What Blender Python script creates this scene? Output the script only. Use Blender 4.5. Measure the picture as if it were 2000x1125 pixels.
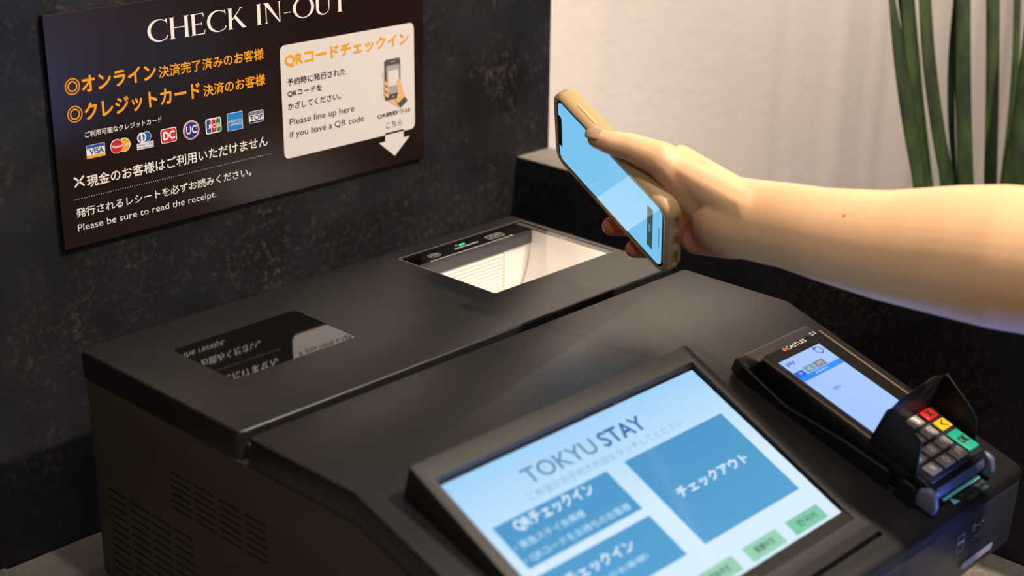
import bpy, bmesh, math, random
from mathutils import Vector, Matrix
for o in list(bpy.data.objects): bpy.data.objects.remove(o)
SC = bpy.context.scene; COL = SC.collection
K = .44                     # metres per unit of the measured layout
CZ = .9804                  # height of the kiosk lid above the floor
F = 3014.86
def U(x, y, z): return Vector((x*K, y*K, z*K + CZ))
# ---------------------------------------------------------------- camera
a, b, c = -8.04671597e-01, 1.20821457, 1.05571206e-02
RC = Matrix.Rotation(a, 3, 'Z') @ Matrix.Rotation(b, 3, 'X') @ Matrix.Rotation(c, 3, 'Z')
CAM = U(0, 0, 1)
cd = bpy.data.cameras.new('camera'); cam = bpy.data.objects.new('camera', cd); COL.objects.link(cam)
cam.matrix_world = Matrix.Translation(CAM) @ RC.to_4x4()
cd.sensor_width = 36; cd.lens = F/2000*36; cd.clip_start = .02
cd.dof.use_dof = True; cd.dof.focus_distance = 1.215; cd.dof.aperture_fstop = 4.7
SC.camera = cam
# ---------------------------------------------------------------- light and exposure
SC.view_settings.view_transform = 'Standard'; SC.view_settings.look = 'None'
SC.view_settings.exposure = 0; SC.view_settings.gamma = 1; SC.view_settings.use_curve_mapping = False
W = bpy.data.worlds.new('world'); SC.world = W; W.use_nodes = True
W.node_tree.nodes['Background'].inputs[0].default_value = (1, .86, .74, 1)
W.node_tree.nodes['Background'].inputs[1].default_value = .07
def lamp(name, kind, loc, target, power, color, size=.1, spot=None, blend=.6):
    l = bpy.data.lights.new(name, kind); o = bpy.data.objects.new(name, l); COL.objects.link(o)
    o.location = loc; l.energy = power; l.color = color
    if kind == 'AREA': l.shape = 'DISK'; l.size = size
    else: l.shadow_soft_size = size
    if spot: l.spot_size = math.radians(spot); l.spot_blend = blend
    o.rotation_euler = (Vector(target)-Vector(loc)).to_track_quat('-Z', 'Y').to_euler()
    return o
WARM = (1, .80, .60)
CEIL = 2.62
LP = [(1.25, -.15), (.55, .35), (2.3, .75), (-.35, -.5)]          # ceiling downlights, also built as fittings
lamp('downlight_key', 'SPOT', (1.25, -.15, CEIL-.03), (1.0, .55, 1.0), 185, (1, .86, .72), .035, 75)
lamp('downlight_wall', 'SPOT', (.55, .35, CEIL-.03), (.75, .9, 1.1), 36, (1, .95, .90), .04, 80)
lamp('downlight_side', 'SPOT', (2.3, .75, CEIL-.03), (2.2, 1.6, 1.3), 285, (1, .86, .75), .05, 100)
lamp('downlight_rear', 'SPOT', (-.35, -.5, CEIL-.03), (.6, .6, .9), 24, (1, .90, .78), .05, 80)
lamp('blue_fill', 'AREA', (1.2, -.32, .66), (.90, .45, 1.08), 3.0, (.25, .42, 1), .22)  # soft blue fill added out of view, with no display behind it
lamp('blue_accent', 'SPOT', (1.24, -.28, .55), (.87, .44, 1.035), 95, (.06, .16, 1), .03, 16, 1)  # spot added out of view to tint the forearm's underside blue
lamp('room_light', 'AREA', (-.2, -1.5, 2.5), (.6, .6, 1.0), 7, (1, .90, .80), 1.4)

# ---------------------------------------------------------------- helpers
def lin(r, g, b):
    f = lambda v: (v/255/12.92) if v/255 <= .04045 else ((v/255+.055)/1.055)**2.4
    return (f(r), f(g), f(b), 1)
MATS = {}
def mat(name, col, rough=.5, metal=0, emit=None, es=1, spec=.5, coat=0, alpha=None, noise=None, bump=None, sss=0):
    if name in MATS: return MATS[name]
    m = bpy.data.materials.new(name); m.use_nodes = True; MATS[name] = m
    n = m.node_tree.nodes; L = m.node_tree.links; p = n['Principled BSDF']
    p.inputs['Base Color'].default_value = col; p.inputs['Roughness'].default_value = rough
    p.inputs['Metallic'].default_value = metal; p.inputs['Specular IOR Level'].default_value = spec
    p.inputs['Coat Weight'].default_value = coat; p.inputs['Coat Roughness'].default_value = .05
    if sss:
        p.inputs['Subsurface Weight'].default_value = sss; p.inputs['Subsurface Radius'].default_value = (.016, .006, .003)
        p.inputs['Subsurface Scale'].default_value = .7
    if emit: p.inputs['Emission Color'].default_value = emit; p.inputs['Emission Strength'].default_value = es
    tc = n.new('ShaderNodeTexCoord')
    if noise:           # (scale, amount): gentle mottling of the base colour
        t = n.new('ShaderNodeTexNoise'); t.inputs['Scale'].default_value = noise[0]; t.inputs['Detail'].default_value = 6
        L.new(tc.outputs['Object'], t.inputs['Vector'])
        r = n.new('ShaderNodeMapRange'); r.inputs[3].default_value = 1-noise[1]; r.inputs[4].default_value = 1+noise[1]
        L.new(t.outputs['Fac'], r.inputs[0])
        x = n.new('ShaderNodeVectorMath'); x.operation = 'SCALE'; x.inputs[0].default_value = col[:3]
        L.new(r.outputs[0], x.inputs['Scale']); L.new(x.outputs[0], p.inputs['Base Color'])
    if bump:            # (scale, strength, distance)
        t = n.new('ShaderNodeTexNoise'); t.inputs['Scale'].default_value = bump[0]; t.inputs['Detail'].default_value = 4
        L.new(tc.outputs['Object'], t.inputs['Vector'])
        q = n.new('ShaderNodeBump'); q.inputs['Strength'].default_value = bump[1]; q.inputs['Distance'].default_value = bump[2]
        L.new(t.outputs['Fac'], q.inputs['Height']); L.new(q.outputs[0], p.inputs['Normal'])
    return m
def stone(name, base, cloud, speck, rough, spec=.4):
    """dark stone laminate: broad clouds, brown veins of fine grains and sparse pale flecks"""
    m = bpy.data.materials.new(name); m.use_nodes = True; MATS[name] = m
    n = m.node_tree.nodes; L = m.node_tree.links; p = n['Principled BSDF']
    tc = n.new('ShaderNodeTexCoord')
    def nz(s, d, r=.5):
        t = n.new('ShaderNodeTexNoise'); t.inputs['Scale'].default_value = s; t.inputs['Detail'].default_value = d
        t.inputs['Roughness'].default_value = r; L.new(tc.outputs['Object'], t.inputs['Vector']); return t
    def ramp(src, lo, hi):
        r = n.new('ShaderNodeMapRange'); r.inputs[1].default_value = lo; r.inputs[2].default_value = hi
        L.new(src.outputs['Fac'], r.inputs[0]); return r
    def mul(a, b):
        x = n.new('ShaderNodeMath'); x.operation = 'MULTIPLY'; L.new(a.outputs[0], x.inputs[0]); L.new(b.outputs[0], x.inputs[1]); return x
    def mix(f, c0, c1):
        x = n.new('ShaderNodeMix'); x.data_type = 'RGBA'; L.new(f.outputs[0], x.inputs[0])
        if isinstance(c0, tuple): x.inputs[6].default_value = c0
        else: L.new(c0.outputs[2], x.inputs[6])
        x.inputs[7].default_value = c1; return x
    big = ramp(nz(9, 5, .6), .35, .7); fine = ramp(nz(170, 6, .75), .50, .70); speckn = ramp(nz(260, 3, .7), .66, .76)
    patch = ramp(nz(13, 5, .7), .42, .72)
    c1 = mix(big, base, cloud)
    c2 = mix(mul(fine, patch), c1, speck)
    c3 = mix(mul(speckn, patch), c2, tuple(min(1, v*2.0) for v in speck[:3])+(1,))
    L.new(c3.outputs[2], p.inputs['Base Color']); p.inputs['Roughness'].default_value = rough; p.inputs['Specular IOR Level'].default_value = spec
    bmp = n.new('ShaderNodeBump'); bmp.inputs['Strength'].default_value = .12; bmp.inputs['Distance'].default_value = .001
    L.new(fine.outputs[0], bmp.inputs['Height']); L.new(bmp.outputs[0], p.inputs['Normal'])
    return m
def link(name, bm, m, parent=None, smooth=False, mw=None):
    me = bpy.data.meshes.new(name); bm.normal_update(); bm.to_mesh(me); bm.free()
    o = bpy.data.objects.new(name, me); COL.objects.link(o)
    if m: me.materials.append(m)
    if smooth:
        me.shade_smooth() if smooth is True else None
        if smooth != True:
            me.polygons.foreach_set('use_smooth', [True]*len(me.polygons)); me.set_sharp_from_angle(angle=math.radians(smooth))
    if mw is not None: o.matrix_world = mw
    if parent is not None: par(o, parent)
    return o
WM = {}
def world(o):
    return world(o.parent) @ o.matrix_parent_inverse @ o.matrix_basis if o.parent else o.matrix_basis.copy()
def par(o, p):
    w = o.matrix_basis.copy(); o.parent = p; o.matrix_parent_inverse = world(p).inverted(); o.matrix_basis = w
def thing(name, label, cat, loc, group=None):
    o = bpy.data.objects.new(name, None); COL.objects.link(o); o.location = loc; o.empty_display_size = .05
    o['label'] = label; o['category'] = cat
    if group: o['group'] = group
    return o
def tag(o, label, cat, group=None):
    o['label'] = label; o['category'] = cat
    if group: o['group'] = group
    return o
def struct(o): o['kind'] = 'structure'; return o
def bevel(bm, w, seg=2, ang=30, flt=None):
    es = [e for e in bm.edges if len(e.link_faces) == 2 and e.calc_face_angle(0) > math.radians(ang) and (flt is None or flt(e))]
    if es: bmesh.ops.bevel(bm, geom=es, offset=w, segments=seg, profile=.5, affect='EDGES', clamp_overlap=True)
    return bm
def box(x0, x1, y0, y1, z0, z1, bm=None, fn=U):
    bm = bm or bmesh.new()
    v = [bm.verts.new(fn(x, y, z)) for x in (x0, x1) for y in (y0, y1) for z in (z0, z1)]
    for q in ((0, 1, 3, 2), (4, 6, 7, 5), (0, 4, 5, 1), (2, 3, 7, 6), (0, 2, 6, 4), (1, 5, 7, 3)): bm.faces.new([v[i] for i in q])
    bmesh.ops.recalc_face_normals(bm, faces=bm.faces)
    return bm
def prism(prof, x0, x1, bm=None, fn=U):
    """profile of (y, z) points swept along x"""
    bm = bm or bmesh.new()
    A = [bm.verts.new(fn(x0, y, z)) for y, z in prof]; B = [bm.verts.new(fn(x1, y, z)) for y, z in prof]
    bm.faces.new(A); bm.faces.new(B[::-1]); n = len(prof)
    for i in range(n): bm.faces.new((A[i], B[i], B[(i+1) % n], A[(i+1) % n]))
    bmesh.ops.recalc_face_normals(bm, faces=bm.faces)
    return bm
def poly(pts, d=None, bm=None):
    """flat polygon through 3-D points; with d also a back face at +d (a thin plate)"""
    bm = bm or bmesh.new()
    A = [bm.verts.new(p) for p in pts]; bm.faces.new(A)
    if d is not None:
        B = [bm.verts.new(Vector(p)+d) for p in pts]; bm.faces.new(B[::-1]); n = len(pts)
        for i in range(n): bm.faces.new((A[i], B[i], B[(i+1) % n], A[(i+1) % n]))
        bmesh.ops.recalc_face_normals(bm, faces=bm.faces)
    return bm
def boolean(o, cutter):
    md = o.modifiers.new('cut', 'BOOLEAN'); md.object = cutter; md.solver = 'EXACT'; md.operation = 'DIFFERENCE'
    bpy.context.view_layer.update()
    me = bpy.data.meshes.new_from_object(o.evaluated_get(bpy.context.evaluated_depsgraph_get()))
    o.modifiers.clear(); o.data = me; bpy.data.objects.remove(cutter)
# a flat working plane: origin O (m), unit axes ex, ey, normal n towards the viewer
class Plane:
    def __init__(s, O, ex, ey):
        s.O = Vector(O); s.ex = Vector(ex).normalized(); s.n = s.ex.cross(Vector(ey)).normalized(); s.ey = s.n.cross(s.ex)
    def P(s, x, y, h=0): return s.O + s.ex*x + s.ey*y + s.n*h
    def at(s, px, py, h=0):
        """where the sight line measured at this picture point meets the plane -> plane coordinates"""
        d = RC @ Vector(((px-1000)/F, -(py-562.5)/F, -1)); O = s.O + s.n*h
        p = CAM + d*((O-CAM).dot(s.n)/d.dot(s.n)) - s.O
        return p.dot(s.ex), p.dot(s.ey)
    def mw(s, h=0):
        M = Matrix((s.ex, s.ey, s.n)).transposed().to_4x4(); M.translation = s.O + s.n*h; return M
def flat(pl, pts, m, parent, h=.0002, name='print', d=None):
    return link(name, poly([pl.P(x, y, h) for x, y in pts], -pl.n*d if d else None), m, parent)
def rect(pl, x0, y0, x1, y1, m, parent, h=.0002, name='print', r=0, d=None):
    if r:
        pts = []
        for cx, cy, a0 in ((x1-r, y1-r, 0), (x0+r, y1-r, 90), (x0+r, y0+r, 180), (x1-r, y0+r, 270)):
            for k in range(6):
                t = math.radians(a0+k*18); pts.append((cx+r*math.cos(t), cy+r*math.sin(t)))
    else: pts = [(x0, y0), (x1, y0), (x1, y1), (x0, y1)]
    return flat(pl, pts, m, parent, h, name, d)
def disc(pl, cx, cy, r, m, parent, h=.0002, name='print', r0=0, n=40, ry=None):
    bm = bmesh.new(); ry = ry or r
    o = [bm.verts.new(pl.P(cx+r*math.cos(2*math.pi*k/n), cy+ry*math.sin(2*math.pi*k/n), h)) for k in range(n)]
    if r0:
        i = [bm.verts.new(pl.P(cx+r0*math.cos(2*math.pi*k/n), cy+r0*math.sin(2*math.pi*k/n), h)) for k in range(n)]
        for k in range(n): bm.faces.new((o[k], o[(k+1) % n], i[(k+1) % n], i[k]))
    else: bm.faces.new(o)
    return link(name, bm, m, parent)
def text(pl, s, x0, y0, x1, y1, m, parent, h=.0003, bold=0, cap=None, name='lettering', mirror=False, track=1):
    """lettering fitted to a box on the plane; cap: y0..y1 is baseline..cap height (in em), else ink height"""
    cu = bpy.data.curves.new('t', 'FONT'); cu.body = s; cu.resolution_u = 3; cu.space_character = track
    t = bpy.data.objects.new('t', cu); COL.objects.link(t); bpy.context.view_layer.update()
    me = bpy.data.meshes.new_from_object(t.evaluated_get(bpy.context.evaluated_depsgraph_get()))
    bpy.data.objects.remove(t); bpy.data.curves.remove(cu)
    X = [v.co.x for v in me.vertices]; Y = [v.co.y for v in me.vertices]
    ax, bx = min(X), max(X); ay, by = (0, cap) if cap else (min(Y), max(Y))
    V0 = [(v.co.x, v.co.y) for v in me.vertices]; P0 = [tuple(p.vertices) for p in me.polygons]
    sx = (x1-x0)/(bx-ax); sy = (y1-y0)/(by-ay); vs = []; fs = []
    # heavier weights: the same outlines laid again a hair to each side
    for k, (ox, oy) in enumerate(((0, 0), (-1, 0), (1, 0), (0, 1), (0, -1)) if bold else ((0, 0),)):
        b_ = len(vs); vs += [pl.P(x0+(x-ax+ox*bold)*sx, y0+(y-ay+oy*bold)*sy, h+k*.000015) for x, y in V0]; fs += [tuple(i+b_ for i in p) for p in P0]
    me = bpy.data.meshes.new(name); me.from_pydata(vs, [], fs)
    me.name = name; me.materials.clear(); me.materials.append(m)
    o = bpy.data.objects.new(name, me); COL.objects.link(o); par(o, parent); return o
def ptext(pl, s, LB, RB, LT, m, parent, **k):
    """same, the box given by three measured corners"""
    h = k.get('h', .0003)
    a0, a1, a2 = pl.at(*LB, h), pl.at(*RB, h), pl.at(*LT, h); y0 = (a0[1]+a1[1])/2
    return text(pl, s, (a0[0]+a2[0])/2, y0, a1[0], y0+a2[1]-a0[1], m, parent, **k)
def prect(pl, q, m, parent, **k):
    P = [pl.at(*p, k.get('h', .0002)) for p in q]         # TL TR BR BL
    return rect(pl, (P[0][0]+P[3][0])/2, (P[2][1]+P[3][1])/2, (P[1][0]+P[2][0])/2, (P[0][1]+P[1][1])/2, m, parent, **k)

# ---------------------------------------------------------------- materials
M_wall = stone('dark_stone', lin(20, 20, 23), lin(38, 39, 43), lin(88, 76, 68), .5, .25)
M_ledge = stone('grey_stone', lin(96, 89, 82), lin(128, 120, 110), lin(176, 164, 150), .6, .3)
M_plaster = mat('pale_plaster', lin(214, 205, 196), .9, noise=(5, .03), bump=(55, .35, .004))
M_lid = mat('black_satin_plastic', lin(29, 27, 26), .38, spec=.5, noise=(90, .03), bump=(900, .06, .0003))
M_lidb = mat('dark_textured_plastic', lin(44, 40, 37), .46, spec=.5, noise=(160, .08), bump=(800, .12, .0003))
M_body = mat('brown_grey_metal', lin(70, 60, 51), .55, spec=.3, noise=(200, .05), bump=(700, .1, .0003))
M_black = mat('black_plastic', lin(20, 19, 19), .45, spec=.3)
M_gloss = mat('black_gloss', lin(6, 6, 7), .03, spec=.9, coat=.6)
M_signb = mat('sign_print_brown', lin(31, 18, 16), .3, spec=.5)
M_edge = mat('sign_edge_black', lin(10, 8, 8), .4)
M_or = mat('print_orange', lin(240, 160, 20), .6)
M_wh = mat('print_white', lin(240, 234, 226), .6)
M_ink = mat('print_black', lin(22, 20, 26), .6)

# ---------------------------------------------------------------- the setting
yw = 2.29; XW = 2.391; XE = 2.4955; ZC = -.4425       # wall plane, low wall faces, counter top
XL = -2.2
struct(link('wall_back', bevel(box(XL, XE, yw, yw+.12, -2.228, 3.7), .001), M_wall))
rw = struct(link('wall_right', bevel(box(XW, XE, .2, yw-.0005, -2.228, .054), .0012), M_wall))
link('capping', bevel(box(XW-.0008, XE+.0005, .2, yw-.0005, .054, .0578), .0008), M_ledge, rw)
def mat_box(name, m, x0, x1, y0, y1, z0, z1):
    return struct(link(name, box(x0, x1, y0, y1, z0, z1, fn=lambda x, y, z: Vector((x, y, z))), m))
bm = bmesh.new(); prev = None
for k in range(260):                                # papered wall; vertical waves shaped in to give soft shadow streaks
    x = 1.09+5.11*k/259; w_ = .5+.5*math.tanh((x-1.9)*2.2)
    d_ = .0026*math.sin(x*21)+.0020*math.sin(x*47+1)+.0012*math.sin(x*83+2)
    row = [bm.verts.new((x, 1.62+d_*w_*1.5, 0)), bm.verts.new((x, 1.62+d_*w_*1.5, CEIL)), bm.verts.new((x, 1.72, CEIL)), bm.verts.new((x, 1.72, 0))]
    if prev:
        for q in range(4): bm.faces.new((prev[q], row[q], row[(q+1) % 4], prev[(q+1) % 4]))
    prev = row
bmesh.ops.recalc_face_normals(bm, faces=bm.faces)
struct(link('wall_far', bm, M_plaster, smooth=30))
mat_box('wall_east', M_plaster, 6.2, 6.3, -4, 1.72, 0, CEIL)
mat_box('wall_west', M_plaster, XL*K-.1, XL*K, -4, 1.0, 0, CEIL)
mat_box('wall_front', M_plaster, XL*K-.1, 6.3, -4.1, -4, 0, CEIL)
mat_box('ceiling', mat('ceiling_paint', lin(200, 196, 190), .9, noise=(4, .02)), XL*K-.1, 6.3, -4.1, 1.72, CEIL, CEIL+.1)
fl = stone('floor_stone', lin(92, 84, 78), lin(120, 110, 100), lin(150, 140, 128), .5)
mat_box('floor', fl, XL*K-.1, 6.3, -4.1, 1.72, -.1, 0)
for i, (x, y) in enumerate(LP):
    t = thing('ceiling_downlight', ['brass rimmed ceiling downlight ahead of the counter', 'brass rimmed ceiling downlight over the sign', 'brass rimmed ceiling downlight before the pale wall', 'brass rimmed ceiling downlight behind the guest'][i], 'light', (x, y, CEIL))
    bm = bmesh.new(); bmesh.ops.create_cone(bm, cap_ends=False, segments=32, radius1=.062, radius2=.05, depth=.012, matrix=Matrix.Translation((x, y, CEIL-.007)))
    r = link('rim', bm, mat('brass', lin(180, 150, 110), .3, 1), t, smooth=True)
    bm = bmesh.new(); bmesh.ops.create_circle(bm, cap_ends=True, segments=32, radius=.05, matrix=Matrix.Translation((x, y, CEIL-.003)))
    link('diffuser', bm, mat('lamp_glow', (1, 1, 1, 1), .5, emit=(1, .82, .62, 1), es=6), t)

# counter: a stone top carried by a front panel
ct = thing('service_counter', 'grey stone counter top under the check-in kiosk', 'counter', U(.9, 1.2, -2.228))
link('worktop', bevel(box(-1.6, XW-.003, .55, yw-.003, ZC-.07, ZC), .0015), M_ledge, ct)
link('front_panel', box(-1.55, XW-.006, .62, .67, -2.228, ZC-.07), M_wall, ct)
link('splash_block', bevel(box(.2, 1.092, 1.55, yw-.004, ZC, ZC+.004), .001), M_ledge, ct)

# ---------------------------------------------------------------- kiosk
ki = thing('check_in_kiosk', 'black self-service check-in kiosk with sloped touch screen on the stone counter', 'kiosk', U(1.7, 1.6, ZC))
m1 = .335
def zs(y): return -m1*(1.435-y)                     # sloped face
yf = .9606
side = [(2.112, -.41), (2.112, -.0475), (1.430, -.0475), (1.04, zs(1.04)-.0475), (1.04, -.30), (1.16, -.41)]
body = link('housing', bevel(prism(side, 1.186, 2.206), .0014, 2), M_body, ki, smooth=35)
vents = bmesh.new()
sp = Plane(U(1.186, 0, 0), (0, -1, 0), (0, 0, 1))
def slot(y0, y1, z):
    box(1.18, 1.197, y1, y0, z-.0022, z+.0022, vents)
cols1 = [(2.074, 2.020), (2.011, 1.955), (1.947, 1.892), (1.883, 1.829)]
for r in range(11):
    for y0, y1 in cols1: slot(y0, y1, -.2355-.01517*r)
cols2 = [(1.8827, 1.827), (1.818, 1.764), (1.754, 1.700), (1.690, 1.6365)]
for r in range(6):
    for y0, y1 in cols2: slot(y0, y1, -.1332-.01252*r)
boolean(body, link('cut', vents, None))
boolean(body, link('cut', box(1.845, 2.2, 1.80, 2.10, -.175, .1), None))
link('vent_baffle', box(1.1945, 1.1965, 1.60, 2.09, -.40, -.12), M_black, ki)
# front lip below the sloped face
lip = [(1.045, zs(1.045)-.0477), (yf+.012, zs(yf)-.010), (yf, zs(yf)-.022), (yf+.006, -.298), (yf+.016, -.306), (1.038, -.306)]
fp = link('front_panel', bevel(prism(lip, 1.188, 2.205), .002, 3), mat('front_panel_plastic', lin(58, 58, 66), .25, spec=.6), ki, smooth=40)
# rear lid with scanner opening and a dark window
bm = box(1.187, 2.207, 1.6925, 2.130, -.0470, 0)
bevel(bm, .006, 4, flt=lambda e: abs(e.verts[0].co.z-e.verts[1].co.z) > .01)
bevel(bm, .0022, 3, flt=lambda e: (e.verts[0].co.z+e.verts[1].co.z)/2 > CZ-.001)
lid = link('rear_lid', bm, M_lid, ki, smooth=35)
cut = bmesh.new()
sx0, sx1, sy0, sy1 = 1.857, 2.193, 1.829, 2.089
box(sx0, sx1, sy0, sy1, -.2, .1, cut)
bevel(cut, .0035, 3, flt=lambda e: abs(e.verts[0].co.z-e.verts[1].co.z) > .01)
boolean(lid, link('cut', cut, None))
cut = bmesh.new(); box(1.2945, 1.548, 1.850, 2.0193, -.003, .1, cut)
bevel(cut, .004, 3, flt=lambda e: abs(e.verts[0].co.z-e.verts[1].co.z) > .01)
boolean(lid, link('cut', cut, None))
lid.data.polygons.foreach_set('use_smooth', [True]*len(lid.data.polygons)); lid.data.set_sharp_from_angle(angle=math.radians(35))
w2 = bevel(box(1.2953, 1.5472, 1.8508, 2.0185, -.003, -.0004), .0037, 3, flt=lambda e: abs(e.verts[0].co.z-e.verts[1].co.z) > .0005)
wo = link('reader_window', w2, M_gloss, ki); wo['label'] = 'black glossy reader window mirroring the sign'
# scanner well
sw = link('scanner_well', box(sx0+.003, sx1-.003, sy0+.002, sy1-.03, -.165, -.160), mat('scanner_white', lin(250, 243, 235), .55), ki)
sw['label'] = 'white lit scanner recess under clear glass'
M_sw = MATS['scanner_white']
link('side_wall', box(sx0-.002, sx0+.003, sy0, sy1, -.165, -.008), M_sw, sw)
link('side_wall', box(sx1-.003, sx1+.002, sy0, sy1, -.165, -.008), M_sw, sw)
link('front_wall', box(sx0, sx1, sy0-.003, sy0+.002, -.165, -.008), M_sw, sw)
link('rear_wall', box(sx0, sx1, sy1-.035, sy1-.03, -.165, -.037), M_sw, sw)
for r in range(15):
    z = -.040-.0078*r
    bm = bevel(box(sx0+.003, 2.104, sy1-.0405, sy1-.0352, z-.0066, z), .0004, 1)
    link('rib', bm, M_sw, sw)
link('rib_post', box(2.1055, 2.111, sy1-.041, sy1-.0352, -.16, -.038), M_sw, sw)
bm = bmesh.new(); prev = None                        # concave reflector leaning in from the right wall
for k in range(15):
    t = k/14; y = sy1-.037-t*(sy1-.037-sy0-.004)
    xb = 2.125-.03*t
    row = [bm.verts.new(U(xb+(2.188-xb)*math.sin(u_*math.pi/2), y, -.150+.142*(1-math.cos(u_*math.pi/2)))) for u_ in [q/10 for q in range(11)]]
    if prev:
        for q in range(10): bm.faces.new((prev[q], row[q], row[q+1], prev[q+1]))
    prev = row
link('curved_reflector', bm, M_sw, sw, smooth=True)
link('dark_band', box(sx0, sx1, sy1-.039, sy1-.0345, -.037, -.006), mat('band_grey', lin(74, 72, 74), .5), sw)
lamp_bar = link('lamp_bar', box(sx0+.02, sx1-.02, sy0+.0022, sy0+.006, -.034, -.012), mat('scanner_lamp', (1, 1, 1, 1), .5, emit=(1, .90, .80, 1), es=8.5), sw)
st = link('label_strip', bevel(box(sx0+.001, sx1-.001, sy1-.0455, sy1-.001, -.0065, -.004), .0002, 1), M_gloss, ki)
gp = Plane(U(0, 0, -.004), (1, 0, 0), (0, 1, 0))
def g(x, y): return x*K, y*K
M_pw = mat('panel_print', lin(214, 208, 198), .6)
def ring_rect(pl, x0, y0, x1, y1, w, r, m, parent, h=.0002, name='print'):
    bm = bmesh.new()
    def loop(x0, y0, x1, y1, r):
        L = []
        for cx, cy, a0 in ((x1-r, y1-r, 0), (x0+r, y1-r, 90), (x0+r, y0+r, 180), (x1-r, y0+r, 270)):
            for k in range(6):
                t = math.radians(a0+k*18); L.append(bm.verts.new(pl.P(cx+r*math.cos(t), cy+r*math.sin(t), h)))
        return L
    A = loop(x0, y0, x1, y1, r); B = loop(x0+w, y0+w, x1-w, y1-w, max(r-w, .0002))
    for k in range(len(A)): bm.faces.new((A[k], A[(k+1) % len(A)], B[(k+1) % len(A)], B[k]))
    return link(name, bm, m, parent)
q = gp.at(848, 499); ring_rect(gp, q[0]-.0062, q[1]-.0038, q[0]+.0062, q[1]+.0038, .0006, .0037, M_pw, st)
text(gp, 'MODE', q[0]-.004, q[1]-.0014, q[0]+.004, q[1]+.0014, M_pw, st, h=.0003)
q = gp.at(966, 461); ring_rect(gp, q[0]-.0095, q[1]-.0042, q[0]+.0095, q[1]+.0042, .0007, .0014, M_pw, st)
text(gp, 'SCAN', q[0]-.006, q[1]-.0018, q[0]+.006, q[1]+.0018, M_pw, st, h=.0003)
A = gp.at(888, 487); B = gp.at(935, 472.5); rect(gp, A[0], A[1]-.0007, B[0], A[1]+.0009, M_pw, st, r=.0007)
A = gp.at(843, 510.5); B = gp.at(1000, 460); y_ = (A[1]+B[1])/2; rect(gp, A[0], y_-.0005, B[0], y_+.0005, M_pw, st)
for e in (A, B): rect(gp, e[0]-.0008, y_-.0014, e[0]+.0008, y_+.0014, M_pw, st, h=.0003)
q = gp.at(890.5, 479.5); flat(gp, [(q[0]-.0015, q[1]-.001), (q[0]+.0015, q[1]-.001), (q[0], q[1]+.0016)], M_pw, st)
q = gp.at(902, 477.5); led = rect(gp, q[0]-.0032, q[1]-.0009, q[0]+.0032, q[1]+.0009, mat('green_led', (0, .3, .1, 1), .4, emit=lin(60, 255, 150), es=2.2), st, name='indicator_lamp', h=.0004)
led['label'] = 'small green indicator light'
q = gp.at(1107, 463); text(gp, 'CUT', q[0]-.008, q[1]-.002, q[0]+.008, q[1]+.002, M_pw, st, h=.0004)
# glass over the scanner
def glass(name, rough=0):
    m = bpy.data.materials.new(name); m.use_nodes = True; n = m.node_tree.nodes; L = m.node_tree.links
    n.remove(n['Principled BSDF']); out = n['Material Output']
    t = n.new('ShaderNodeBsdfTransparent'); gl = n.new('ShaderNodeBsdfGlossy'); gl.inputs['Roughness'].default_value = rough
    t.inputs[0].default_value = (.95, .95, .95, 1)
    fr = n.new('ShaderNodeFresnel'); fr.inputs[0].default_value = 1.5
    gm = n.new('ShaderNodeNewGeometry'); iv = n.new('ShaderNodeMath'); iv.operation = 'SUBTRACT'; iv.inputs[0].default_value = 1; L.new(gm.outputs['Backfacing'], iv.inputs[1])
    mu = n.new('ShaderNodeMath'); mu.operation = 'MULTIPLY'; L.new(iv.outputs[0], mu.inputs[0]); L.new(fr.outputs[0], mu.inputs[1])
    x = n.new('ShaderNodeMixShader'); L.new(mu.outputs[0], x.inputs[0]); L.new(t.outputs[0], x.inputs[1]); L.new(gl.outputs[0], x.inputs[2]); L.new(x.outputs[0], out.inputs[0]); return m
M_glass = glass('clear_glass')
bm = bevel(box(sx0+.0008, sx1-.0008, sy0+.0008, sy1-.0008, -.0028, -.0006), .0033, 3, flt=lambda e: abs(e.verts[0].co.z-e.verts[1].co.z) > .0005)
gl = link('scanner_glass', bm, M_glass, ki); gl['label'] = 'clear glass plate over the scanner recess'
zz = -.0034
lp = Plane(U(0, 0, 0), (1, 0, 0), (0, 1, 0))
ring_rect(lp, (sx0-.0016)*K, (sy0-.0016)*K, (sx1+.0016)*K, (sy1+.0016)*K, .0011, .0020, mat('rim_grey', lin(112, 104, 96), .35), ki, h=.00012, name='window_rim')
for nm, bx in (('bezel_strip', (sx0, sx0+.006, sy0, sy1)), ('bezel_strip', (sx1-.013, sx1, sy0, sy1)), ('bezel_strip', (sx0, sx1, sy0, sy0+.006))):
    link(nm, box(*bx, -.006, zz), mat('bezel_grey', lin(96, 90, 84), .35), gl)
# front lid: flat strip, bend, sloped face
def front_prof(inset=0):
    return [(1.6713, 0), (1.435, 0), (yf+.012, zs(yf+.012)), (yf+.005, zs(yf)-.0005), (yf+.001, zs(yf)-.005), (yf, zs(yf)-.010), (yf, zs(yf)-.020), (yf+.006, zs(yf)-.028), (1.035, zs(1.035)-.0475), (1.431, -.0475), (1.6713, -.0475)]
bm = prism(front_prof(), 1.187, 2.207)
bevel(bm, .004, 3, flt=lambda e: abs(e.verts[0].co.z-e.verts[1].co.z) > .01 and abs(e.verts[0].co.y-1.6713*K) < .002 and abs(e.verts[1].co.y-1.6713*K) < .002)
bevel(bm, .0016, 3, ang=40)
fl_ = link('front_lid', bm, M_lid, ki, smooth=35)
cut = box(1.50, 1.834, .9955, 1.0035, -.19, -.11); boolean(fl_, link('cut', cut, None))
fl_.data.polygons.foreach_set('use_smooth', [True]*len(fl_.data.polygons)); fl_.data.set_sharp_from_angle(angle=math.radians(35))
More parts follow.
